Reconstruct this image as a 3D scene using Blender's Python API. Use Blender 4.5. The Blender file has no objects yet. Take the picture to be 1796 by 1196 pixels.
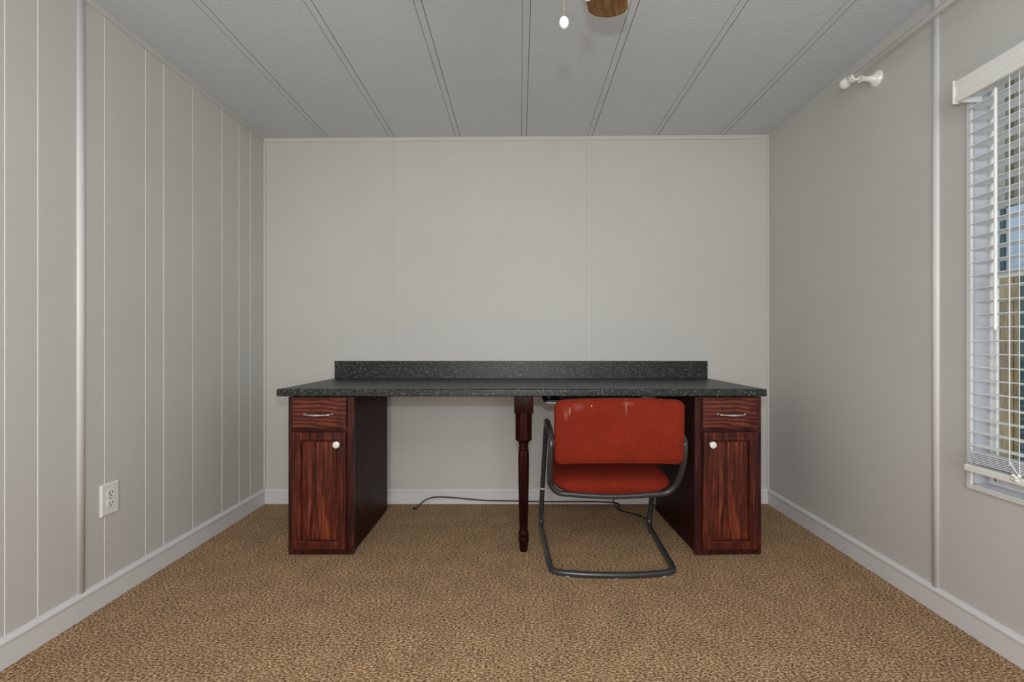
import bpy, bmesh, math, random
from mathutils import Vector, Matrix
random.seed(4)
C = bpy.context.scene.collection
R = math.radians
F, CX, CY, CZ = 803.0, 911.0, 601.0, 0.97      # lens in pixels, vanishing point, eye height

# ------------------------------------------------------------------ materials
def newmat(name):
    m = bpy.data.materials.new(name); m.use_nodes = True
    nt = m.node_tree; b = nt.nodes['Principled BSDF']
    return m, nt, b
def N(nt, typ, **kw):
    n = nt.nodes.new(typ)
    for k, v in kw.items():
        if k in n.inputs: n.inputs[k].default_value = v
        else: setattr(n, k, v)
    return n
def L(nt, a, b): nt.links.new(a, b)
def coords(nt, scale=(1,1,1), kind='Object', loc=(0,0,0)):
    tc = N(nt, 'ShaderNodeTexCoord'); mp = N(nt, 'ShaderNodeMapping')
    mp.inputs['Scale'].default_value = scale; mp.inputs['Location'].default_value = loc
    L(nt, tc.outputs[kind], mp.inputs['Vector']); return mp.outputs['Vector']
def ramp(nt, fac, stops):
    r = N(nt, 'ShaderNodeValToRGB'); e = r.color_ramp.elements
    while len(e) < len(stops): e.new(.5)
    for i, (p, c) in enumerate(stops):
        e[i].position = p; e[i].color = (*c, 1)
    L(nt, fac, r.inputs['Fac']); return r.outputs['Color']
def noise(nt, vec, scale, detail=4, rough=.5, dist=0):
    n = N(nt, 'ShaderNodeTexNoise'); n.inputs['Scale'].default_value = scale
    n.inputs['Detail'].default_value = detail; n.inputs['Roughness'].default_value = rough
    n.inputs['Distortion'].default_value = dist
    L(nt, vec, n.inputs['Vector']); return n.outputs['Fac']
def bump(nt, b, h, strength, dist=.01):
    n = N(nt, 'ShaderNodeBump'); n.inputs['Strength'].default_value = strength
    n.inputs['Distance'].default_value = dist
    L(nt, h, n.inputs['Height']); L(nt, n.outputs['Normal'], b.inputs['Normal'])
def plain(name, col, rough=.5, metal=0, spec=.5, var=.06, vs=30):
    m, nt, b = newmat(name)
    f = noise(nt, coords(nt), vs, 3)
    d = tuple(max(0, c*(1-var)) for c in col); u = tuple(min(1, c*(1+var)) for c in col)
    L(nt, ramp(nt, f, [(.35, d), (.65, u)]), b.inputs['Base Color'])
    b.inputs['Roughness'].default_value = rough; b.inputs['Metallic'].default_value = metal
    b.inputs['Specular IOR Level'].default_value = spec
    return m
def paint(name, col, bs=220, strength=.12, rough=.55, stretch=(1,1,1), var=.03):
    m, nt, b = newmat(name)
    v = coords(nt)
    f = noise(nt, v, 1.6, 4)
    d = tuple(c*(1-var) for c in col); u = tuple(min(1, c*(1+var)) for c in col)
    L(nt, ramp(nt, f, [(.3, d), (.7, u)]), b.inputs['Base Color'])
    b.inputs['Roughness'].default_value = rough; b.inputs['Specular IOR Level'].default_value = .35
    bump(nt, b, noise(nt, coords(nt, stretch), bs, 3), strength, .002)
    return m
M = {}
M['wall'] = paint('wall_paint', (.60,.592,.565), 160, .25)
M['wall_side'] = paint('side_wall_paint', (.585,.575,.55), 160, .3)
M['groove'] = paint('groove_paint', (.86,.86,.86), 60, .02)
M['trimcol'] = paint('trim_paint', (.62,.61,.58), 60, .04, .4)
M['base'] = paint('baseboard_paint', (.72,.72,.72), 60, .05, .4)
M['batten'] = paint('batten_paint', (.80,.80,.79), 60, .03, .35)
M['jamb'] = paint('jamb_paint', (.50,.49,.52), 60, .03, .5)
M['ceil'] = paint('ceiling_board', (.625,.655,.69), 150, .8, .8, (.45,1,1))
M['seam'] = plain('ceiling_seam', (.36,.31,.26), .8)
M['white'] = plain('white_plastic', (.82,.82,.80), .35, var=.02)
M['slat'] = plain('blind_slat', (.80,.83,.86), .4, var=.02)
M['rod'] = plain('rod_white', (.92,.91,.89), .22, spec=1.0, var=.01)
M['black'] = plain('black_plastic', (.012,.012,.013), .4, var=.1)
M['dark'] = plain('dark_slot', (.02,.02,.02), .8)
M['chrome'] = plain('chrome', (.80,.80,.82), .18, 1, var=.02)
M['silver'] = plain('silver_grey', (.55,.56,.58), .3, .6)
M['porcelain'] = plain('porcelain', (.85,.83,.78), .15, var=.03)
M['fobc'] = plain('fob_ceramic', (.62,.64,.66), .3, var=.05)
M['brass'] = plain('brass', (.55,.36,.14), .3, 1)
M['steel'] = plain('grey_steel_tube', (.045,.048,.052), .28, .25, .7)
M['armsleeve'] = plain('black_sleeve', (.02,.021,.022), .35)
M['glass_shade'] = plain('frosted_glass', (.85,.85,.82), .3, var=.02)

# carpet
m, nt, b = newmat('berber_carpet'); M['carpet'] = m
n1 = noise(nt, coords(nt, (105,200,60)), 1.0, 2, .6)
n2 = noise(nt, coords(nt), 9, 3)
n3 = noise(nt, coords(nt, (200,380,60), loc=(3,1,0)), 1.0, 2, .7)
col = ramp(nt, n1, [(.30,(.070,.030,.011)),(.42,(.265,.150,.072)),(.55,(.52,.350,.205)),(.70,(.88,.70,.49))])
col2 = ramp(nt, n3, [(.38,(.45,.43,.41)),(.5,(.95,.95,.95)),(.62,(1.25,1.2,1.15))])
mx = N(nt, 'ShaderNodeMix', data_type='RGBA', blend_type='MULTIPLY'); mx.inputs[0].default_value = .9
L(nt, col, mx.inputs[6]); L(nt, col2, mx.inputs[7])
mx2 = N(nt, 'ShaderNodeMix', data_type='RGBA', blend_type='MULTIPLY'); mx2.inputs[0].default_value = 1
L(nt, mx.outputs[2], mx2.inputs[6]); L(nt, ramp(nt, n2, [(.3,(.86,.86,.86)),(.7,(1.08,1.07,1.06))]), mx2.inputs[7])
L(nt, mx2.outputs[2], b.inputs['Base Color'])
b.inputs['Roughness'].default_value = .95; b.inputs['Specular IOR Level'].default_value = .1
bump(nt, b, n1, .9, .006)

# laminate counter
m, nt, b = newmat('granite_laminate'); M['granite'] = m
v = coords(nt)
vo = N(nt, 'ShaderNodeTexVoronoi'); vo.inputs['Scale'].default_value = 150; L(nt, v, vo.inputs['Vector'])
f1 = noise(nt, v, 70, 6, .75); f2 = noise(nt, v, 150, 3, .65)
cA = ramp(nt, f1, [(.40,(.005,.008,.007)),(.53,(.016,.023,.020)),(.60,(.055,.060,.045)),(.68,(.17,.15,.11))])
cB = ramp(nt, f2, [(.61,(0,0,0)),(.69,(.50,.50,.46))])
mx = N(nt, 'ShaderNodeMix', data_type='RGBA', blend_type='ADD'); mx.inputs[0].default_value = .8
L(nt, cA, mx.inputs[6]); L(nt, cB, mx.inputs[7]); L(nt, mx.outputs[2], b.inputs['Base Color'])
b.inputs['Roughness'].default_value = .38; b.inputs['Specular IOR Level'].default_value = .38

# stained oak; grain runs along z or along x
def wood(name, along, dark, mid, light, seed=0, spec=.3):
    m, nt, b = newmat(name)
    st = {'z': (60,60,3.4), 'x': (5.0,34,30)}[along]
    v = coords(nt, st, loc=(seed*3.1, seed*1.7, seed*.9))
    f = noise(nt, v, 1.0, 5, .62, 1.4)
    if name == 'oak_drawer':
        wv = N(nt, 'ShaderNodeTexWave', wave_type='RINGS', rings_direction='Y'); wv.inputs['Scale'].default_value = 1.0
        wv.inputs['Distortion'].default_value = 3.5; wv.inputs['Detail'].default_value = 3; wv.inputs['Detail Scale'].default_value = 1.6
        L(nt, coords(nt, (5, 1, 17), loc=(.35, 0, .55)), wv.inputs['Vector'])
        wv.inputs['Distortion'].default_value = 5
        mr = N(nt, 'ShaderNodeMix', data_type='FLOAT'); mr.inputs[0].default_value = .55
        L(nt, wv.outputs['Fac'], mr.inputs[2]); L(nt, f, mr.inputs[3]); f = mr.outputs[0]
    big = noise(nt, coords(nt, (5,5,2.2), loc=(seed,2*seed,0)), 1.3, 3, .5, .6)
    fine = noise(nt, coords(nt, {'z':(420,420,9),'x':(9,420,420)}[along]), 1.0, 2)
    c = ramp(nt, f, [(.36,dark),(.52,mid),(.68,light)])
    k = ramp(nt, big, [(.36,(.62,.56,.54)),(.62,(1.1,1.06,1.0))])
    mx = N(nt, 'ShaderNodeMix', data_type='RGBA', blend_type='MULTIPLY'); mx.inputs[0].default_value = 1
    L(nt, c, mx.inputs[6]); L(nt, k, mx.inputs[7])
    mf = N(nt, 'ShaderNodeMix', data_type='RGBA', blend_type='MULTIPLY'); mf.inputs[0].default_value = .55
    L(nt, mx.outputs[2], mf.inputs[6]); L(nt, ramp(nt, fine, [(.40,(.35,.3,.3)),(.55,(1,1,1))]), mf.inputs[7])
    L(nt, mf.outputs[2], b.inputs['Base Color'])
    b.inputs['Roughness'].default_value = .42; b.inputs['Specular IOR Level'].default_value = spec
    bump(nt, b, fine, .12, .001)
    return m
M['wood_frame'] = wood('oak_face_frame', 'z', (.020,.005,.005), (.055,.011,.009), (.11,.022,.014), 1, .3)
M['wood_door'] = wood('oak_door', 'z', (.035,.007,.006), (.10,.018,.011), (.24,.055,.022), 2)
M['wood_panel'] = wood('oak_panel', 'z', (.035,.007,.005), (.125,.024,.013), (.30,.075,.028), 5)
M['wood_drawer'] = wood('oak_drawer', 'x', (.065,.013,.009), (.12,.024,.014), (.18,.042,.021), 3)
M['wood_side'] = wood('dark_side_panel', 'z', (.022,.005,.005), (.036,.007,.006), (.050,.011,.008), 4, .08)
M['wood_leg'] = wood('turned_leg_wood', 'z', (.014,.003,.004), (.032,.006,.006), (.055,.011,.009), 6, .08)
M['blade'] = wood('fan_blade_wood', 'x', (.20,.10,.03), (.30,.16,.05), (.38,.21,.08), 7)

# chair fabric, with faint pale scuffs on the back
def fabric(name, scuffs):
    m, nt, b = newmat(name)
    v = coords(nt)
    f = noise(nt, v, 380, 2); g = noise(nt, v, 7, 4)
    c = ramp(nt, f, [(.3,(.155,.012,.005)),(.7,(.285,.032,.013))])
    k = ramp(nt, g, [(.3,(.82,.80,.8)),(.7,(1.08,1.05,1.0))])
    mx = N(nt, 'ShaderNodeMix', data_type='RGBA', blend_type='MULTIPLY'); mx.inputs[0].default_value = 1
    L(nt, c, mx.inputs[6]); L(nt, k, mx.inputs[7]); out = mx.outputs[2]
    for (x, z, rx, rz, a) in scuffs:
        tc = N(nt, 'ShaderNodeTexCoord'); mp = N(nt, 'ShaderNodeMapping'); mp.vector_type = 'TEXTURE'
        mp.inputs['Location'].default_value = (x, 0, z); mp.inputs['Scale'].default_value = (rx, 9, rz)
        L(nt, tc.outputs['Object'], mp.inputs['Vector'])
        gr = N(nt, 'ShaderNodeTexGradient', gradient_type='SPHERICAL'); L(nt, mp.outputs[0], gr.inputs[0])
        mu = N(nt, 'ShaderNodeMath', operation='MULTIPLY'); mu.inputs[1].default_value = a
        L(nt, gr.outputs['Fac'], mu.inputs[0])
        nz = N(nt, 'ShaderNodeMath', operation='MULTIPLY'); L(nt, mu.outputs[0], nz.inputs[0])
        L(nt, noise(nt, v, 120, 3), nz.inputs[1])
        mm = N(nt, 'ShaderNodeMix', data_type='RGBA'); L(nt, nz.outputs[0], mm.inputs[0])
        L(nt, out, mm.inputs[6]); mm.inputs[7].default_value = (.62,.42,.36,1); out = mm.outputs[2]
    L(nt, out, b.inputs['Base Color'])
    b.inputs['Roughness'].default_value = .9; b.inputs['Specular IOR Level'].default_value = .15
    b.inputs['Sheen Weight'].default_value = 0
    bump(nt, b, f, .35, .002)
    return m
M['fabric'] = fabric('red_fabric', [])
M['fabric_back'] = fabric('red_fabric_back', [(-.205,.085,.005,.022,.8),(-.220,.07,.012,.03,.35),(-.118,.105,.004,.005,1.8),
    (.02,.10,.006,.045,.45),(.03,.115,.03,.012,.25),(-.17,.10,.03,.02,.22)])
# window glass and outside
m, nt, b = newmat('window_glass'); M['glass'] = m
tb = N(nt, 'ShaderNodeBsdfTransparent'); tb.inputs[0].default_value = (.93,.96,.95,1)
gb = N(nt, 'ShaderNodeBsdfGlossy'); gb.inputs['Roughness'].default_value = .02
ms = N(nt, 'ShaderNodeMixShader'); ms.inputs[0].default_value = .05
L(nt, tb.outputs[0], ms.inputs[1]); L(nt, gb.outputs[0], ms.inputs[2])
L(nt, ms.outputs[0], nt.nodes['Material Output'].inputs['Surface'])
M['fence'] = wood('weathered_fence', 'z', (.40,.28,.14), (.52,.38,.20), (.62,.47,.27), 8)
M['grass'] = plain('lawn', (.10,.15,.05), .9, var=.4, vs=12)
M['siding'] = plain('outside_siding', (.40,.35,.29), .7, var=.12)
M['bluewin'] = plain('pale_blue_pane', (.55,.62,.75), .2, var=.1)
M['ext_dark'] = plain('dark_green_post', (.03,.07,.06), .5)
M['shrub'] = plain('shrub_leaves', (.16,.17,.08), .8, var=.5, vs=25)

# ------------------------------------------------------------------ mesh helpers
def obj(name, bm, mat, parent=None, loc=(0,0,0), smooth=False, rot=None):
    me = bpy.data.meshes.new(name)
    bmesh.ops.recalc_face_normals(bm, faces=bm.faces)
    bm.to_mesh(me); bm.free()
    for mm in (mat if isinstance(mat, (list, tuple)) else [mat]): me.materials.append(mm)
    o = bpy.data.objects.new(name, me); C.objects.link(o); o.location = loc
    if rot: o.rotation_euler = rot
    if parent: o.parent = parent
    if smooth:
        for p in me.polygons: p.use_smooth = True
    if smooth == 'auto':
        for e in me.edges: pass
        sharp_by_angle(me, R(38))
    return o
def sharp_by_angle(me, ang):
    bm = bmesh.new(); bm.from_mesh(me)
    for e in bm.edges:
        if len(e.link_faces) == 2 and e.calc_face_angle(0) > ang: e.smooth = False
    bm.to_mesh(me); bm.free()
def tag(o, label=None, cat=None, group=None, kind=None):
    if label: o['label'] = label
    if cat: o['category'] = cat
    if group: o['group'] = group
    if kind: o['kind'] = kind
    return o
def thing(name, label, cat, loc=(0,0,0), rz=0, group=None):
    o = bpy.data.objects.new(name, None); C.objects.link(o); o.location = loc
    o.rotation_euler = (0,0,rz); o.empty_display_size = .1
    return tag(o, label, cat, group)
def box(bm, x0, x1, y0, y1, z0, z1, bev=0, mat=0, seg=2):
    t = bmesh.new()
    r = bmesh.ops.create_cube(t, size=1)
    for v in t.verts:
        v.co = Vector(((x0+x1)/2+v.co.x*(x1-x0), (y0+y1)/2+v.co.y*(y1-y0), (z0+z1)/2+v.co.z*(z1-z0)))
    if bev: bmesh.ops.bevel(t, geom=t.edges[:], offset=bev, segments=seg, affect='EDGES', profile=.5)
    for f in t.faces: f.material_index = mat
    merge(bm, t)
def merge(bm, t):
    me = bpy.data.meshes.new('tmp'); t.to_mesh(me); t.free(); bm.from_mesh(me); bpy.data.meshes.remove(me)
def lathe(bm, prof, c=(0,0,0), n=24, axis='z', flute=None):
    rings = []
    for (r, h) in prof:
        ring = []
        for i in range(n):
            a = 2*math.pi*(i+.5)/n
            rr = r
            if flute and flute[0] <= h <= flute[1]: rr = r*(1-flute[3]*(.5+.5*math.cos(a*flute[2])))
            p = (rr*math.cos(a), rr*math.sin(a), h)
            if axis == 'y': p = (p[0], p[2], p[1])
            if axis == 'x': p = (p[2], p[0], p[1])
            ring.append(bm.verts.new((c[0]+p[0], c[1]+p[1], c[2]+p[2])))
        rings.append(ring)
    for a, b_ in zip(rings, rings[1:]):
        for i in range(n): bm.faces.new((a[i], a[(i+1) % n], b_[(i+1) % n], b_[i]))
    bm.faces.new(rings[0][::-1]); bm.faces.new(rings[-1])
def fillet(pts, rad, closed=False, seg=8):
    out = []; n = len(pts); P = [Vector(p) for p in pts]
    for i in range(n):
        if not closed and i in (0, n-1): out.append(P[i]); continue
        a, p, c = P[i-1], P[i], P[(i+1) % n]
        r = rad[i] if isinstance(rad, (list, tuple)) else rad
        d = min(r, (a-p).length*.48, (c-p).length*.48)
        s = p+(a-p).normalized()*d; e = p+(c-p).normalized()*d
        for k in range(seg+1):
            t = k/seg; out.append(s*(1-t)**2+p*2*t*(1-t)+e*t*t)
    q = [out[0]]
    for p in out[1:]:
        if (p-q[-1]).length > 1e-5: q.append(p)
    return q
def tube(bm, pts, r, n=12, closed=False):
    pts = [Vector(p) for p in pts]; m = len(pts)
    def tan(i):
        if closed: return (pts[(i+1) % m]-pts[i-1]).normalized()
        return (pts[min(i+1, m-1)]-pts[max(i-1, 0)]).normalized()
    t0 = tan(0); up = Vector((0,0,1)) if abs(t0.z) < .9 else Vector((1,0,0))
    nrm = (up-t0*up.dot(t0)).normalized(); rings = []
    for i in range(m):
        t = tan(i); nrm = (nrm-t*nrm.dot(t)).normalized(); bn = t.cross(nrm)
        rings.append([bm.verts.new(pts[i]+r*(math.cos(2*math.pi*k/n)*nrm+math.sin(2*math.pi*k/n)*bn)) for k in range(n)])
    for i in range(m-1+(1 if closed else 0)):
        a, b_ = rings[i], rings[(i+1) % m]
        off = 0
        if closed and i == m-1:
            off = min(range(n), key=lambda o: (a[0].co-b_[o].co).length)
        for k in range(n): bm.faces.new((a[k], a[(k+1) % n], b_[(k+1+off) % n], b_[(k+off) % n]))
    if not closed: bm.faces.new(rings[0][::-1]); bm.faces.new(rings[-1])
def smoothpath(pts, k=8):
    P = [Vector(p) for p in pts]; out = []
    for i in range(len(P)-1):
        p0, p1, p2, p3 = P[max(i-1,0)], P[i], P[i+1], P[min(i+2,len(P)-1)]
        for j in range(k):
            t = j/k
            out.append(.5*((2*p1)+(-p0+p2)*t+(2*p0-5*p1+4*p2-p3)*t*t+(-p0+3*p1-3*p2+p3)*t**3))
    out.append(P[-1]); return out
def prism(bm, prof, x0, x1, axis='x', mat=0, mats=None):
    """closed 2-D profile extruded along an axis. axis x: prof=(y,z); axis y: prof=(x,z); axis z: prof=(x,y)"""
    def P(p, t): return {'x': (t, p[0], p[1]), 'y': (p[0], t, p[1]), 'z': (p[0], p[1], t)}[axis]
    A = [bm.verts.new(P(p, x0)) for p in prof]; B = [bm.verts.new(P(p, x1)) for p in prof]
    n = len(prof)
    for i in range(n):
        f = bm.faces.new((A[i], A[(i+1) % n], B[(i+1) % n], B[i])); f.material_index = mats[i] if mats else mat
    for v in (A, B):
        f = bm.faces.new(v); f.material_index = mat
def rings_panel(bm, w, h, rings, back=True):
    """rectangular relief facing -Y, centred on x, base z=0: rings of (inset, y)"""
    R_ = []
    for (i, y) in rings:
        R_.append([bm.verts.new((sx*(w/2-i), y, i if sz < 0 else h-i)) for sx, sz in ((-1,-1),(1,-1),(1,1),(-1,1))])
    for a, b_ in zip(R_, R_[1:]):
        for k in range(4): bm.faces.new((a[k], a[(k+1) % 4], b_[(k+1) % 4], b_[k]))
    bm.faces.new(R_[-1])
    if back: bm.faces.new(R_[0][::-1])
def rrect(hx, hy, r, n=8, bow=0):
    pts = []
    for (sx, sy, a0) in ((1,1,0),(-1,1,90),(-1,-1,180),(1,-1,270)):
        for k in range(n+1):
            a = R(a0+90*k/n); pts.append([sx*(hx-r)+r*math.cos(a), sy*(hy-r)+r*math.sin(a)])
    return pts
def densify(pts, d=.03):
    out = []
    for i, p in enumerate(pts):
        q = pts[(i+1) % len(pts)]; l = math.hypot(q[0]-p[0], q[1]-p[1]); k = max(1, int(l/d))
        for j in range(k): out.append([p[0]+(q[0]-p[0])*j/k, p[1]+(q[1]-p[1])*j/k])
    return out
def pad(bm, hx, hy, r, prof, fn=None):
    """cushion: rounded-rectangle outline in (a,b), prof=(scale_inset, h); closed by concentric rings"""
    rings = []
    base = densify(rrect(hx, hy, r, 8))
    def loop(ins, h):
        out = []
        for (a, b_) in base:
            s = max(0, 1-ins/min(hx, hy))
            ax = a*(1-ins/hx) if ins < hx else 0; bx = b_*(1-ins/hy) if ins < hy else 0
            p = Vector((ax, bx, h)); out.append(bm.verts.new(fn(p) if fn else p))
        return out
    rings = [loop(i, h) for (i, h) in prof]
    n = len(base)
    for a, b_ in zip(rings, rings[1:]):
        for k in range(n): bm.faces.new((a[k], a[(k+1) % n], b_[(k+1) % n], b_[k]))
    bm.faces.new(rings[0][::-1]); bm.faces.new(rings[-1])

# ------------------------------------------------------------------ room shell
XL, XR, YB, YF = -1.54, 1.503, 2.76, -2.2
ZL, ZR = 2.200, 2.221
def zc(x): return ZL+(ZR-ZL)*(x-XL)/(XR-XL)
bm = bmesh.new(); box(bm, XL-.1, XR+.25, YF-.1, YB+.1, -.12, 0)
tag(obj('floor', bm, M['carpet']), kind='structure')
bm = bmesh.new(); box(bm, XL-.1, XR+.1, YB, YB+.1, 0, 2.3)
tag(obj('wall_back', bm, M['wall']), kind='structure')
bm = bmesh.new(); box(bm, XL-.1, XR+.1, YF-.1, YF, 0, 2.3)
tag(obj('wall_front', bm, M['wall']), kind='structure')
# ceiling with its seams cut in
prof = [(XL-.1, 2.32), (XL-.1, zc(XL-.1))]; mats = [0]
cents = [(573-CX)/291.+.396*k for k in range(0, 7)]
mats = [0]
for c in cents:
    for s in (-1, 1):
        x = c+s*.0145; w = .0009 if s < 0 else .0013
        prof += [(x-w, zc(x)), (x-w, zc(x)+.006), (x+w, zc(x)+.006), (x+w, zc(x))]
        mats += [0, 1, 1, 1]
prof += [(XR+.1, zc(XR+.1)), (XR+.1, 2.32)]; mats += [0, 0, 0]
bm = bmesh.new(); prism(bm, prof, YF-.1, YB+.1, 'y', mats=mats[:len(prof)])
tag(obj('ceiling', bm, [M['ceil'], M['seam']]), kind='structure')
# left wall: panelling with narrow grooves
gx = [-140, -95, 8, 66, 183, 255, 287, 338, 389, 419, 439]
gy = sorted([-XL*F/(CX-x) for x in gx]+[1.02, 1.25, .8, .55, .3, 0, -.3, -.7, -1.1, -1.5])
prof = [(XL-.1, YF-.1), (XL, YF-.1)]; mats = [0]
for y in gy:
    w = .0017
    prof += [(XL, y-w), (XL-.002, y-w*.6), (XL-.002, y+w*.6), (XL, y+w)]; mats += [0, 1, 1, 1]
prof += [(XL, YB), (XL-.1, YB)]; mats += [0, 0, 0]
bm = bmesh.new(); prism(bm, prof, 0, 2.3, 'z', mats=mats[:len(prof)])
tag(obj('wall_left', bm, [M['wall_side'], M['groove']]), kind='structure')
# right wall with the window opening
WY0, WY1, WZ0, WZ1 = .55, 1.515, .502, 1.83
bm = bmesh.new()
box(bm, XR, XR+.07, WY1, YB+.1, 0, 2.3); box(bm, XR, XR+.07, YF-.1, WY0, 0, 2.3)
box(bm, XR, XR+.07, WY0, WY1, 0, WZ0); box(bm, XR, XR+.07, WY0, WY1, WZ1, 2.3)
bmesh.ops.remove_doubles(bm, verts=bm.verts, dist=1e-5)
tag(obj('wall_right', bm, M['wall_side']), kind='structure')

# trims ---------------------------------------------------------------
tn = [0]
def trim(bm, mat='trimcol', smooth=False):
    tn[0] += 1
    tag(obj('trim_%d' % tn[0], bm, M[mat], smooth=smooth), kind='structure')
def halfround(w, d, n=8): return [(w/2*math.cos(math.pi*k/n), d*math.sin(math.pi*k/n)) for k in range(n+1)]
# vertical battens on the back wall (flat, with a rebate each side)
for xx in (-(CX-688)/291., (1032-CX)/291.):
    bm = bmesh.new(); box(bm, xx-.0105, xx+.0105, YB-.0045, YB+.01, .09, zc(xx)-.02, .0012); box(bm, xx-.0075, xx+.0075, YB-.008, YB, .09, zc(xx)-.02, .001); trim(bm)
# corner beads of the back wall and the strip under the ceiling
bm = bmesh.new(); box(bm, XL, XL+.012, YB-.008, YB+.01, .09, zc(XL)-.001, .002); trim(bm)
bm = bmesh.new(); box(bm, XR-.012, XR, YB-.008, YB+.01, .09, zc(XR)-.001, .002); trim(bm)
bm = bmesh.new(); prism(bm, [(XL, zc(XL)), (XR, zc(XR)), (XR, zc(XR)-.024), (XL, zc(XL)-.024)], YB-.006, YB+.01, 'y'); trim(bm)
bm = bmesh.new(); prism(bm, [(XL-.01, zc(XL)), (XL+.006, zc(XL)), (XL+.006, zc(XL)-.022), (XL-.01, zc(XL)-.022)], YF, YB, 'y'); trim(bm, 'wall_side')
# left batten and right batten (half round)
bm = bmesh.new(); prism(bm, [(XL+d-.001, 1.607+a) for a, d in halfround(.03, .009)], .09, zc(XL)-.02, 'z'); trim(bm, 'batten', True)
bm = bmesh.new(); prism(bm, [(XR-d+.001, 1.651+a) for a, d in halfround(.028, .010)], .09, zc(XR), 'z'); trim(bm, 'batten', True)
# baseboards: flat board and moulded cap
def bb_prof(): return [(0,0), (.011,0), (.011,.072), (.016,.075), (.016,.081), (.012,.086), (.008,.092), (0,.093)]
bm = bmesh.new(); prism(bm, [(XL-.002+a, z) for a, z in bb_prof()], YF, YB, 'y')
tag(obj('baseboard_left', bm, M['base']), kind='structure')
bm = bmesh.new(); prism(bm, [(XR+.002-a, z) for a, z in bb_prof()], YF, YB, 'y')
tag(obj('baseboard_right', bm, M['base']), kind='structure')
bm = bmesh.new(); prism(bm, [(YB+.002-a*.8, z*.96) for a, z in bb_prof()], XL, XR, 'x')
tag(obj('baseboard_back', bm, M['base']), kind='structure')

# ------------------------------------------------------------------ window
win = bpy.data.objects.new('window_1', None); C.objects.link(win); win.location = (XR, 1.0, WZ0); tag(win, kind='structure')
def wl(bm, name, mat, smooth=False):
    for v in bm.verts: v.co -= Vector(win.location)
    return obj(name, bm, mat, win, smooth=smooth)
# casing bead round the opening
bm = bmesh.new(); cw = .016
for (y0, y1, z0, z1) in ((WY1, WY1+cw, WZ0-cw, WZ1+cw), (WY0-cw, WY0, WZ0-cw, WZ1+cw), (WY0, WY1, WZ0-cw, WZ0), (WY0, WY1, WZ1, WZ1+cw)):
    box(bm, XR-.010, XR+.004, y0, y1, z0, z1, .002)
wl(bm, 'window_casing', M['base'])
# jamb liner
bm = bmesh.new()
box(bm, XR, XR+.066, WY1-.004, WY1+.002, WZ0, WZ1); box(bm, XR, XR+.066, WY0-.002, WY0+.004, WZ0, WZ1)
box(bm, XR, XR+.066, WY0, WY1, WZ0-.002, WZ0+.004); box(bm, XR, XR+.066, WY0, WY1, WZ1-.004, WZ1+.002)
wl(bm, 'window_jamb', M['jamb'])
# vinyl frame with sash and meeting rail
bm = bmesh.new(); xf0, xf1 = XR+.046, XR+.062
for (a, b_, y0, y1, z0, z1) in ((xf0, xf1, WY1-.014, WY1-.003, WZ0, WZ1), (xf0, xf1, WY0+.003, WY0+.014, WZ0, WZ1),
        (xf0, xf1, WY0+.012, WY1-.012, WZ0+.003, WZ0+.018), (xf0, xf1, WY0+.012, WY1-.012, WZ1-.018, WZ1-.003)):
    box(bm, a, b_, y0, y1, z0, z1, .003)
wl(bm, 'window_frame', M['white'])
bm = bmesh.new()
for (y0, y1, z0, z1) in ((WY1-.026, WY1-.013, WZ0+.016, 1.18), (WY0+.013, WY0+.026, WZ0+.016, 1.18), (WY0+.02, WY1-.02, WZ0+.016, WZ0+.032), (WY0+.013, WY1-.013, 1.178, 1.20)):
    box(bm, xf0+.002, xf0+.012, y0, y1, z0, z1, .001)
wl(bm, 'window_sash', M['white'])
bm = bmesh.new(); box(bm, xf0+.006, xf0+.008, WY0+.013, WY1-.013, WZ0+.015, WZ1-.015); wl(bm, 'window_pane', M['glass'])

# ------------------------------------------------------------------ blind
bl = thing('venetian_blind', 'white horizontal slat venetian blind with a tilt wand over the window', 'blind', (1.46, 1.0, 1.75))
def lo(bm, root, name, mat, smooth=False, parent=None):
    off = Vector(root.location)+(Vector(parent.location) if parent is not None and parent is not root else Vector())
    for v in bm.verts: v.co -= off
    return obj(name, bm, mat, parent or root, smooth=smooth)
BY0, BY1 = .48, 1.485
# valance: face board with moulded edges and an end return
bm = bmesh.new()
prism(bm, [(1.423,1.752),(1.420,1.757),(1.420,1.768),(1.423,1.772),(1.423,1.802),(1.420,1.806),(1.420,1.818),(1.424,1.824),(1.431,1.824),(1.431,1.752)], BY0-.01, 1.494, 'y')
box(bm, 1.431, 1.5035, 1.487, 1.494, 1.752, 1.824, .001)
lo(bm, bl, 'valance', M['white'])
bm = bmesh.new(); box(bm, 1.4175, 1.436, 1.4945, 1.501, 1.750, 1.826, .002); lo(bm, bl, 'end_cap', M['white'])
bm = bmesh.new(); box(bm, 1.440, 1.500, BY0, 1.480, 1.768, 1.815, .002); lo(bm, bl, 'headrail', M['white'])
# slats: crowned strips, slightly tilted
sx, sw = 1.4775, .046
def slat_bm(z, tilt, t=.0022):
    bm = bmesh.new(); n = 6; top = []; bot = []
    for k in range(n+1):
        u = -1+2*k/n; x = u*sw/2; h = .0018*(1-u*u)
        xr = x*math.cos(tilt)-h*math.sin(tilt); hr = -x*math.sin(tilt)+h*math.cos(tilt)
        top.append((sx+xr, z+hr+t/2)); bot.append((sx+xr, z+hr-t/2))
    prism(bm, top+bot[::-1], BY0, BY1, 'y'); return bm
nsl = 28; ztop, zbot = 1.728, .640
slats = []
z0 = None
sp = (ztop-zbot)/(nsl-2)
first = None
for k in range(nsl-1):
    z = ztop-k*sp
    if first is None:
        first = lo(slat_bm(z, R(3)), bl, 'slat', M['slat'])
    else:
        c = first.copy(); C.objects.link(c); c.parent = bl; c.location = (0, 0, z-ztop)
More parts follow.
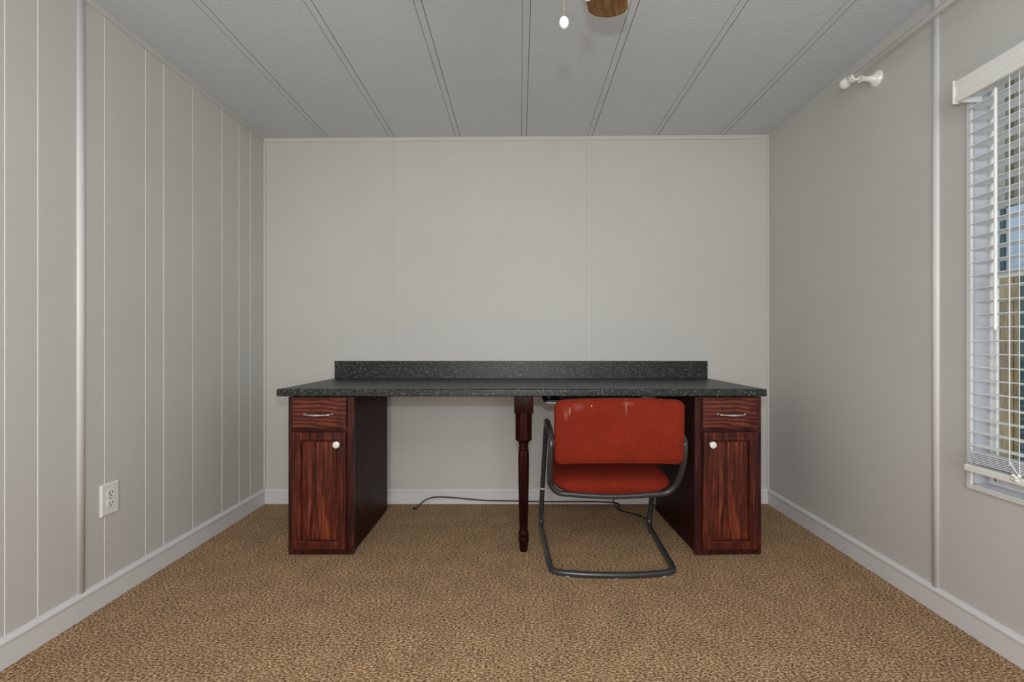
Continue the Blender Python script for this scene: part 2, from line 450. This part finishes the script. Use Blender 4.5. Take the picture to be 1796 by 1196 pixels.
# surplus slats stacked on the bottom rail
for k in range(7):
    c = first.copy(); C.objects.link(c); c.parent = bl; c.location = (0, 0, .617-k*.0052-ztop)
bm = bmesh.new(); box(bm, 1.446, 1.5005, BY0, BY1+.006, .556, .577, .003); lo(bm, bl, 'bottom_rail', M['white'])
for y in (1.343, .62):
    bm = bmesh.new(); 
    for xx in (sx-sw/2-.001, sx+sw/2+.001): tube(bm, [(xx, y-.012, 1.77), (xx, y-.012, .57)], .0011, 6)
    for k in range(nsl-1):
        z = ztop-k*sp-.003; tube(bm, [(sx-sw/2, y-.012, z+.001), (sx+sw/2, y-.012, z-.002)], .0006, 4)
    lo(bm, bl, 'ladder_cord', M['white'])
bm = bmesh.new(); tube(bm, smoothpath([(1.442,1.347,1.765),(1.442,1.347,1.2),(1.442,1.347,.66),(1.443,1.345,.618),(1.4435,1.325,.588)]), .0015, 6)
lo(bm, bl, 'lift_cord', M['white'])
bm = bmesh.new()
for k, (dy, dz) in enumerate(((0,0),(.008,.004),(-.006,.006),(.002,-.008),(.011,-.006))):
    bmesh.ops.create_icosphere(bm, subdivisions=2, radius=.0058, matrix=Matrix.Translation((1.441+.001*k, 1.328+dy, .578+dz)))
lo(bm, bl, 'cord_knot', M['white'], True)
bm = bmesh.new(); lathe(bm, [(.0035,1.008),(.0052,1.012),(.0048,1.02),(.0048,1.10),(.0055,1.104),(.0048,1.108),(.0042,1.735),(.0025,1.74)], (1.437,1.382,0), 8)
w_ = lo(bm, bl, 'tilt_wand', M['white'])
bm = bmesh.new(); tube(bm, fillet([(1.437,1.382,1.738),(1.437,1.382,1.752),(1.445,1.382,1.765),(1.455,1.382,1.775)], .005), .0013, 6); lo(bm, bl, 'wand_hook', M['chrome'])

# ------------------------------------------------------------------ curtain rod
cr = thing('curtain_rod', 'white curtain rod with round end knob on a wall bracket above the window', 'curtain rod', (1.41, 1.93, 2.087))
bm = bmesh.new(); tube(bm, [(1.41, 1.94, 2.089), (1.41, .35, 2.083)], .0122, 20); lo(bm, cr, 'rod', M['rod'], True)
bm = bmesh.new(); lathe(bm, [(.006,0),(.013,.003),(.013,.012),(.009,.018),(.014,.026),(.020,.034),(.023,.045),(.020,.058),(.012,.067),(.003,.070)], (1.41,1.935,2.092), 20, 'y'); lo(bm, cr, 'finial', M['rod'], True)
def bracket(y):
    bm = bmesh.new()
    # round rosette on the wall, turned arm, and cup holding the rod
    lathe(bm, [(.033,0),(.033,.006),(.027,.014),(.016,.024),(.011,.036),(.010,.060),(.014,.066),(.016,.074)], (XR+.002,y,2.080), 20, 'x')
    for v in bm.verts: v.co.x = 2*(XR+.002)-v.co.x
    t = bmesh.new(); prof = []
    for k in range(13):
        a = R(170+200*k/12); prof.append((1.41+.0205*math.cos(a), 2.089+.0205*math.sin(a)))
    for k in range(12, -1, -1):
        a = R(170+200*k/12); prof.append((1.41+.0126*math.cos(a), 2.089+.0126*math.sin(a)))
    prism(t, prof, y-.009, y+.009, 'y'); merge(bm, t)
    return lo(bm, cr, 'bracket', M['rod'], 'auto')
bracket(1.925); bracket(.45)

# ------------------------------------------------------------------ outlet
ot = thing('wall_outlet', 'white duplex wall outlet low on the left wall beside the half-round strip', 'outlet', (XL, 1.717, .386))
bm = bmesh.new(); rings_panel(bm, .074, .118, [(0,0),(0,-.004),(.0035,-.0065)])
RZ = Matrix.Rotation(R(90), 4, 'Z')      # relief facing -Y  ->  facing +X
def tox(bm): 
    bm.transform(RZ)
bm.transform(Matrix.Translation((0,0,-.059))); tox(bm); obj('cover_plate', bm, M['white'], ot)
for s in (1, -1):
    bm = bmesh.new()
    pts = rrect(.0165, .0145, .011, 6); prism(bm, [(a, b_) for a, b_ in pts], -.0085, -.004, 'y')
    bm.transform(Matrix.Translation((0,0,s*.0195))); tox(bm); rc = obj('receptacle', bm, M['porcelain'], ot)
    bm = bmesh.new()
    box(bm, -.0075, -.0050, -.0090, -.0080, .000, .009); box(bm, .0050, .0075, -.0090, -.0080, .001, .008)
    lathe(bm, [(.0026,-.0090),(.0026,-.0080)], (0,0,-.006), 10, 'y')
    bm.transform(Matrix.Translation((0,0,s*.0195))); tox(bm); obj('slots', bm, M['dark'], rc)
bm = bmesh.new(); lathe(bm, [(.0028,-.0080),(.0034,-.006),(.0034,-.005)], (0,0,0), 12, 'y'); tox(bm); obj('screw', bm, M['silver'], ot, smooth='auto')

# ------------------------------------------------------------------ desk worktop
DX0, DX1, DF, DT, DB = -1.107, 1.127, 2.087, .757, .725
wt = thing('desk_worktop', 'long black speckled laminate desk worktop with backsplash along the back wall', 'desk', (0, 2.4, 0))
bm = bmesh.new()
prof = [(DF+.004, DB), (DF, DB+.004), (DF, DT-.009)]
for k in range(5):
    a = R(180-22.5*k); prof.append((DF+.0095+.0095*math.cos(a), DT-.0075+.0095*math.sin(a)))
prof += [(DF+.016, DT+.0015), (DF+.024, DT), (YB-.02, DT), (YB-.02, DB+.002), (DF+.03, DB+.002), (DF+.028, DB)]
prism(bm, prof, DX0, DX1, 'x'); slab = lo(bm, wt, 'slab', M['granite'])
bm = bmesh.new(); box(bm, DX0, DX1, YB-.0195, YB-.001, DB+.004, .858, .0015); lo(bm, wt, 'backsplash', M['granite'])
bm = bmesh.new(); box(bm, DX0, DX1, YB-.021, YB-.0005, .8575, .8600, 0); lo(bm, wt, 'edge_strip', M['black'])
# turned leg
LX, LY = .0195, 2.135
bm = bmesh.new(); s = .044
box(bm, LX-s, LX+s, LY-s, LY+s, .647, DB+.003, .002)
def octa(z0, z1, r0, r1, bm):
    lathe(bm, [(r0, z0), (r1, z1)], (LX, LY, 0), 8)
o8 = .0405
lathe(bm, [(.024,.505),(o8,.522),(o8,.648)], (LX, LY, 0), 8)
obj_leg = bm
t = bmesh.new()
pr = [(.0165,.0),(.0175,.003),(.0205,.04),(.0240,.048),(.0250,.058),(.0230,.066),(.0185,.070),(.0235,.076),(.0245,.083),(.0225,.089),(.0190,.094),
      (.0195,.105),(.0225,.20),(.0255,.33),(.0265,.40),(.0265,.45),(.0250,.466),(.0205,.472),(.0225,.476),(.0235,.480),(.0225,.485),(.0195,.489),(.0225,.493),(.0232,.498),(.0220,.503),(.020,.508),(.020,.515)]
lathe(t, pr, (LX, LY, 0), 64, flute=(.10,.467,10,.13)); merge(bm, t)
lo(bm, wt, 'leg', M['wood_leg'], 'auto')

# ------------------------------------------------------------------ cabinets
def cabinet(loc, rz, w, label, knob_side, seed):
    """local frame: x across, -y is the front face, z up; origin at front face centre"""
    t = thing('desk_cabinet', label, 'cabinet', loc, rz, None)
    D, H = .545, .722
    bm = bmesh.new()
    ix = w/2-.004
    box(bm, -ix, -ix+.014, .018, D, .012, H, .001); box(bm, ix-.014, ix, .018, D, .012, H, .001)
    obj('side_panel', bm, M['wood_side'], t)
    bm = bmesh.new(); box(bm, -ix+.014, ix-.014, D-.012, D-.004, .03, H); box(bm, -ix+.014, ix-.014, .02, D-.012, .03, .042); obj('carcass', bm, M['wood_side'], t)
    bm = bmesh.new(); fw = .03
    box(bm, -w/2, -w/2+fw, 0, .019, .004, H, .0012); box(bm, w/2-fw, w/2, 0, .019, .004, H, .0012)
    box(bm, -w/2+fw, w/2-fw, .0005, .018, .004, .04, .0008); box(bm, -w/2+fw, w/2-fw, .0005, .018, H-.024, H, .0008)
    box(bm, -w/2+fw, w/2-fw, .0005, .018, .558, .592, .0008)
    obj('face_frame', bm, M['wood_frame'], t)
    dw = w-.052; ox = -.004 if knob_side > 0 else .004
    # drawer front: slab with moulded edge
    bm = bmesh.new(); rings_panel(bm, dw, .140, [(0,-.0005),(0,-.010),(.003,-.0135),(.007,-.0145),(.009,-.018),(.012,-.019)])
    dr = obj('drawer', bm, M['wood_drawer'], t, (ox, 0, .578))
    # bow pull
    bm = bmesh.new(); zc_ = .068
    pts = smoothpath([(-.062,-.019,zc_+.001),(-.060,-.030,zc_+.001),(-.052,-.037,zc_),(-.025,-.041,zc_-.001),(0,-.043,zc_-.001),(.025,-.041,zc_-.001),(.052,-.037,zc_),(.060,-.030,zc_+.001),(.062,-.019,zc_+.001)], 5)
    tube(bm, pts, .0030, 8)
    for v in bm.verts:
        k = 1+.9*max(0, 1-abs(v.co.x)/.045); v.co.z = zc_+(v.co.z-zc_)*k
    for s in (-1, 1): lathe(bm, [(.0055,-.024),(.0055,-.019)], (s*.062,0,zc_+.001), 12, 'y')
    tag(obj('handle', bm, M['chrome'], dr, smooth=True), 'bright chrome bow handle')
    # door: frame with recessed panel
    bm = bmesh.new(); dh = .535
    rings_panel(bm, dw, dh, [(0,-.0005),(0,-.012),(.003,-.016),(.007,-.018),(.036,-.018),(.039,-.016),(.040,-.011),(.0425,-.005)])
    do = obj('door', bm, M['wood_door'], t, (ox, 0, .030))
    bm = bmesh.new(); rings_panel(bm, dw-.084, dh-.084, [(0,-.0045),(.0012,-.0052),(.006,-.0085)])
    for v in bm.verts: v.co.z += .042
    obj('panel', bm, M['wood_panel'], do)
    bm = bmesh.new(); kx = knob_side*(dw/2-.036*.62); 
    lathe(bm, [(.003,-.050),(.010,-.0485),(.0150,-.045),(.0162,-.041),(.0145,-.036),(.010,-.032),(.0065,-.028),(.006,-.022),(.008,-.018)][::1], (0,0,0), 20, 'y')
    kn = obj('knob', bm, M['porcelain'], do, (kx-knob_side*.011, 0, dh-.052), smooth='auto'); tag(kn, 'white porcelain knob')
    bm = bmesh.new(); lathe(bm, [(.0008,-.0512),(.0035,-.0508),(.004,-.049)], (0,0,0), 10, 'y'); obj('screw', bm, M['brass'], kn) if False else bm.free()
    return t
CF = 2.089
cabinet((-.9055, CF, 0), 0, .298, 'dark cherry stained cabinet under the empty left end of the desk', 1, 1)
cabinet((.953, CF, 0), R(2.2), .306, 'dark cherry stained cabinet right of the red chair, under the desk', -1, 2)

# ------------------------------------------------------------------ keyboard tray under the worktop
bm = bmesh.new(); pts = densify(rrect(.25, .12, .03, 6), .05)
prism(bm, [(.365+a, 2.32+b_) for a, b_ in pts], .684, .694, 'z'); kt = lo(bm, wt, 'keyboard_tray', M['black']); tag(kt, 'black slide-out keyboard tray')
bm = bmesh.new(); pts = rrect(.243, .126, .02, 6)
prism(bm, [(.370+a, 2.32+b_) for a, b_ in pts], .6795, .684, 'z'); lo(bm, wt, 'underside_panel', M['white'], parent=None).parent = kt
for xx in (.145, .585):
    bm = bmesh.new(); box(bm, xx-.0125, xx+.0125, 2.23, 2.56, .706, .727, .002); box(bm, xx-.006, xx+.006, 2.25, 2.42, .693, .708, .001); lo(bm, wt, 'rail', M['black']).parent = kt
bm = bmesh.new(); box(bm, .19, .56, 2.235, 2.40, .694, .708, .005); 
lo(bm, wt, 'wrist_rest', M['black']).parent = kt

# ------------------------------------------------------------------ chair
ch = thing('cantilever_chair', 'red fabric cantilever chair with grey steel tube frame facing the desk', 'chair', (.40, 2.1, 0))
r = .0125
loop = [(.40,1.884,.0125),(.25,1.892,.0125),(.135,1.915,.0125),(.112,2.40,.0125),(.118,2.375,.20),(.133,2.262,.575),(.134,2.20,.592),(.132,1.865,.583),(.127,1.90,.46),(.130,1.975,.36),(.165,1.985,.318),(.40,1.985,.300)]
radL = [.2,.08,.045,.055,.1,.06,.06,.09,.1,.07,.10,.2]
right = [(.80-.004-x+(.013 if z > .05 else -.008), y, z) for x, y, z in loop[1:-1]][::-1]
# join: centre base -> left side up -> centre cross bar -> right side down
pts = loop+right; rad = radL+radL[1:-1][::-1]
bm = bmesh.new(); tube(bm, fillet(pts, rad, True, 8), r, 14, True); lo(bm, ch, 'frame', M['steel'], True)
for s, xx in ((0,.1325),(1,.6765)):
    bm = bmesh.new(); tube(bm, smoothpath([(xx,2.245,.582),(xx,2.215,.5895),(xx,2.16,.5915),(xx,2.05,.589),(xx-.0005,1.975,.586)]), .0142, 14); lo(bm, ch, 'arm_sleeve', M['armsleeve'], True)
# backrest pad (behind view), seat pad
BC = Vector((.406, 1.862, .6125))
def bfn(p):
    a, b_, h = p        # a across, b up, h thickness (toward -Y = outer face)
    y = h*-1+.10*a*a
    z = b_+(.018*(a/.26)**2*-.35 if b_ < 0 else -.010*(a/.26)**2)
    lean = .06*b_*-1
    return Vector((a, y+lean, z))
bm = bmesh.new(); hx, hy = .264, .134
pad(bm, hx, hy, .032, [(.05,-.034),(.020,-.030),(.006,-.020),(.0,-.006),(0,.008),(.004,.018),(.014,.026),(.035,.031),(.08,.034)], bfn)
for v in bm.verts: v.co += BC
bk = bm; bko = bpy.data.objects
o = obj('backrest', bk, M['fabric_back'], ch, smooth=True)
o.location = BC-Vector(ch.location)
for v in o.data.vertices: v.co -= BC
bm = bmesh.new(); lp = [bfn(Vector((a*(1-.009/hx), b_*(1-.009/hy), .0215))) for a, b_ in densify(rrect(hx, hy, .032, 8))]
tube(bm, lp, .0028, 6, True); obj('piping', bm, M['fabric'], o, smooth=True)
for s, xx in ((-1,.1445),(1,.6655)):
    bm = bmesh.new(); box(bm, xx-.014, xx+.014, 1.868, 1.888, .545, .575, .003); lo(bm, ch, 'back_bracket', M['black'])
SC = Vector((.408, 2.205, .362))
def sfn(p):
    a, b_, h = p
    return Vector((a, b_, h-.016*(1-(a/.26)**2)*(1 if h < 0 else .15)-.02*(a/.26)**2*(1 if h > 0 else -.6)*.5+.02*(b_/.23)*.6))
bm = bmesh.new()
pad(bm, .264, .232, .085, [(.07,-.038),(.035,-.034),(.014,-.026),(.003,-.014),(0,.002),(.003,.016),(.012,.028),(.028,.037),(.06,.043),(.12,.047)], sfn)
o = obj('seat', bm, M['fabric'], ch, smooth=True); o.location = SC-Vector(ch.location)
bm = bmesh.new(); box(bm, .20, .60, 2.02, 2.36, .297, .318, .004); lo(bm, ch, 'seat_pan', M['black'])
for xx, yy in ((.20,1.8985),(.40,1.8865),(.60,1.8985),(.119,2.30),(.662,2.30)):
    bm = bmesh.new(); lathe(bm, [(.009,0),(.011,.001),(.011,.004),(.006,.006)], (xx, yy, 0), 14); lo(bm, ch, 'glide', M['silver'])
bm = bmesh.new(); tube(bm, [(.1196,2.3642,.218),(.1199,2.3625,.224)], .0131, 14); tag(lo(bm, ch, 'tape_band', M['white']), 'white tape band round the front upright')

# ------------------------------------------------------------------ cords
def P(px, py, Y): return ((px-CX)*Y/F, Y, CZ-(py-CY)*Y/F)
bm = bmesh.new()
path = [(-.603,2.665,.005),P(738,883,2.685),P(750,875,2.70),P(768,871.5,2.72),P(800,873,2.735),P(850,877.5,2.738),P(905,878.5,2.738),P(960,880,2.735),P(1030,880,2.73),P(1066,881,2.72),P(1085,884,2.69)]
path += [(.575,2.65,.004),(.625,2.60,.004),(.682,2.552,.0042)]
tube(bm, smoothpath(path, 8), .0038, 8)
lathe(bm, [(.0030,-.018),(.0055,-.014),(.0055,0),(.004,.006)], (-.603,2.665,.0058), 8, 'x')
tag(obj('power_cord', bm, M['black'], smooth=True), 'black power cord lying along the foot of the back wall under the desk', 'cord')
bm = bmesh.new()
tube(bm, smoothpath([(.52,2.62,.722),(.53,2.63,.60),(.52,2.64,.40),(.535,2.66,.20),(.545,2.66,.06),(.57,2.64,.012),(.62,2.575,.0125),(.70,2.51,.0045),(.712,2.48,.0040)], 8), .0032, 8)
lathe(bm, [(.010,.714),(.010,.7245),(.004,.7247)], (.52,2.62,0), 12)
tag(obj('hanging_cord', bm, M['black'], smooth=True), 'thin black cord hanging from the desk underside down behind the red chair seat', 'cord')

# ------------------------------------------------------------------ ceiling fan
FX, FY = .095, .86
fan = thing('ceiling_fan', 'ceiling fan with brown wooden blades and two pull chains', 'ceiling fan', (FX, FY, zc(FX)))
def fl(bm, name, mat, smooth=False, parent=None):
    base = Vector(fan.location)
    for v in bm.verts: v.co -= base
    return obj(name, bm, mat, parent or fan, smooth=smooth)
H = zc(FX)
bm = bmesh.new(); lathe(bm, [(.02,H-.075),(.045,H-.065),(.065,H-.02),(.068,H)], (FX,FY,0), 28); fl(bm, 'canopy', M['brass'], 'auto')
bm = bmesh.new(); tube(bm, [(FX,FY,H-.05),(FX,FY,2.03)], .012, 12); fl(bm, 'downrod', M['brass'], True)
bm = bmesh.new(); lathe(bm, [(.05,1.86),(.085,1.875),(.10,1.91),(.10,1.97),(.085,2.01),(.04,2.03),(.02,2.035)], (FX,FY,0), 32); fl(bm, 'motor_housing', M['brass'], 'auto')
bm = bmesh.new(); lathe(bm, [(.02,1.77),(.07,1.785),(.085,1.82),(.07,1.85),(.05,1.862)], (FX,FY,0), 28); fl(bm, 'light_shade', M['glass_shade'], 'auto')
a0 = math.atan2(.16, .45)
for k in range(5):
    ang = a0+2*math.pi*k/5
    root = bmesh.new()
    n = 10; out = []
    r0, r1, w0, w1 = .15, .50, .045, .056
    out = [(r0, -w0), (r0+.02, -w0-.004)]
    out += [(r1-.028, -w1), (r1-.010, -w1+.012), (r1-.001, -w1+.030), (r1+.004, 0), (r1-.001, w1-.030), (r1-.010, w1-.012), (r1-.028, w1)]
    out += [(r0+.02, w0+.004), (r0, w0)]
    bm = bmesh.new(); prism(bm, out, -.003, .003, 'z')
    Mx = Matrix.Translation((FX,FY,1.921)) @ Matrix.Rotation(math.pi/2-ang, 4, 'Z') @ Matrix.Rotation(R(8), 4, 'X')
    # keep wood grain along each blade: mesh stays local, object is rotated
    b_ = obj('blade', bm, M['blade'], fan); b_.matrix_local = Matrix.Translation(-Vector(fan.location)) @ Mx
    bm = bmesh.new(); prism(bm, [(.085,-.012),(.13,-.014),(.19,-.032),(.215,-.028),(.205,0),(.215,.028),(.19,.032),(.13,.014),(.085,.012)], .0035, .0075, 'z')
    obj('blade_bracket', bm, M['brass'], b_)
for (x, y, z) in ((.0925,.95,1.634),(.134,.90,1.655)):
    bm = bmesh.new(); k = 0
    zz = z+.016
    while zz < 1.80:
        bmesh.ops.create_icosphere(bm, subdivisions=1, radius=.0013, matrix=Matrix.Translation((x, y, zz))); zz += .0034
    tube(bm, [(x,y,z+.012),(x,y,1.80)], .0005, 4)
    tube(bm, [(x,y,1.80),(FX+(x-FX)*.3,FY+(y-FY)*.3,1.842)], .0015, 5)
    pc = fl(bm, 'pull_chain', M['brass'], True)
    bm = bmesh.new()
    lathe(bm, [(.0012,-.0055),(.0075,-.005),(.0100,-.0025),(.0105,0),(.0100,.0025),(.0075,.005),(.0012,.0055)], (0,0,0), 20, 'y')
    bm.transform(Matrix.Rotation(R(-28), 4, 'Z') @ Matrix.Rotation(R(10), 4, 'X') @ Matrix.Rotation(R(-12), 4, 'Y') @ Matrix.Scale(1.2, 4, (0,0,1))); bm.transform(Matrix.Translation((x, y, z)))
    tag(fl(bm, 'fob', M['fobc'], 'auto', pc), 'small white oval fob')

# ------------------------------------------------------------------ outside the window
bm = bmesh.new(); box(bm, XR+.3, 9, -4, 9, -.6, -.5)
tag(obj('lawn', bm, M['grass']), 'green lawn outside the window', 'lawn', kind='structure')
bm = bmesh.new()
y = 0
fe = thing('wooden_fence', 'tan vertical board fence outside the window', 'fence', (2.9, 2.6, -.5))
bm = bmesh.new(); y = 1.0
while y < 4.6:
    box(bm, 2.89, 2.91, y, y+.135, -.5, 1.40, .002); y += .14
lo(bm, fe, 'board_panel', M['fence'])
bm = bmesh.new(); box(bm, 2.85, 2.89, 1.0, 4.6, 1.22, 1.30); box(bm, 2.85, 2.89, 1.0, 4.6, -.1, -.02); lo(bm, fe, 'rail', M['fence'])
bm = bmesh.new(); box(bm, 2.80, 2.86, 2.53, 2.57, -.5, 1.34, .004); tag(lo(bm, fe, 'post', M['ext_dark']), 'dark green post')
hs = thing('neighbour_house', 'taupe house wall with a pale blue window rising behind the tan fence', 'house', (3.6, 4.0, -.5))
bm = bmesh.new(); prof = []
for k in range(32):
    y = 1.6+k*.15; prof += [(3.60, y), (3.60, y+.125), (3.585, y+.13), (3.585, y+.145)]
prof += [(3.9, 6.4), (3.9, 1.6)]
prism(bm, prof, -.5, 3.6, 'z'); lo(bm, hs, 'wall', M['siding'])
bm = bmesh.new(); box(bm, 3.55, 3.58, 3.22, 3.48, 1.45, 1.95, .004); w_ = lo(bm, hs, 'window', M['bluewin'])
bm = bmesh.new(); box(bm, 3.535, 3.555, 3.34, 3.37, 1.45, 1.95); box(bm, 3.53, 3.575, 3.19, 3.50, 1.41, 1.45); obj('window_bar', bm, M['ext_dark'], w_)
for v in w_.children[0].data.vertices: v.co -= Vector(hs.location)
bm = bmesh.new(); prism(bm, [(3.3,3.55),(3.3,3.65),(4.2,4.1),(4.2,3.6)], 1.5, 6.5, 'y'); lo(bm, hs, 'roof', M['ext_dark'])
bm = bmesh.new(); tube(bm, [(3.57,3.325,1.95),(3.57,3.325,3.52)], .014, 8); dp = lo(bm, hs, 'downpipe', M['shrub'])

# ------------------------------------------------------------------ light
def area(name, loc, target, size, sy, power, col, spread=None):
    l = bpy.data.lights.new(name, 'AREA'); l.shape = 'RECTANGLE'; l.size = size; l.size_y = sy
    l.energy = power; l.color = col
    o = bpy.data.objects.new(name, l); C.objects.link(o); o.location = loc
    o.rotation_euler = (Vector(target)-Vector(loc)).to_track_quat('-Z', 'Y').to_euler(); return o
area('room_light', (0, -1.9, 1.45), (0, 2.7, 1.2), 2.4, 1.3, 26, (1, .96, .90))
area('added_uplight', (0, -1.2, 1.0), (0, 0.3, 2.2), 1.6, .8, 19, (.97, .985, 1))  # unseen area light added behind the camera to brighten the ceiling, no lamp there
area('added_overhead_light', (.0, -.3, 2.12), (0, -.1, 0), 1.0, 1.0, 14, (1, .955, .89))  # unseen overhead area light, added so the desk shades the wall below
l = bpy.data.lights.new('flash', 'POINT'); l.energy = 29; l.shadow_soft_size = .022; l.color = (.86, .94, 1)
o = bpy.data.objects.new('flash', l); C.objects.link(o); o.location = (0, 0, 1.16)
W = bpy.data.worlds.new('World'); bpy.context.scene.world = W; W.use_nodes = True
nt = W.node_tree; bg = nt.nodes['Background']
bg.inputs[0].default_value = (.80, .90, 1, 1); bg.inputs[1].default_value = 1.1
l = bpy.data.lights.new('sun', 'SUN'); l.energy = .5; l.angle = R(20); l.color = (1, .97, .9)
o = bpy.data.objects.new('sun', l); C.objects.link(o); o.rotation_euler = (R(35), R(40), 0)

# ------------------------------------------------------------------ camera
cd = bpy.data.cameras.new('Camera'); cam = bpy.data.objects.new('Camera', cd); C.objects.link(cam)
cam.location = (0, 0, CZ); cam.rotation_euler = (R(90), 0, 0)
cd.sensor_fit = 'HORIZONTAL'; cd.sensor_width = 36; cd.lens = F/1796*36
cd.shift_x = -(CX-898)/1796; cd.shift_y = (CY-598)/1796
cd.clip_start = .02
S = bpy.context.scene; S.camera = cam
S.view_settings.view_transform = 'Standard'; S.view_settings.look = 'None'
S.view_settings.exposure = .1; S.view_settings.gamma = 1
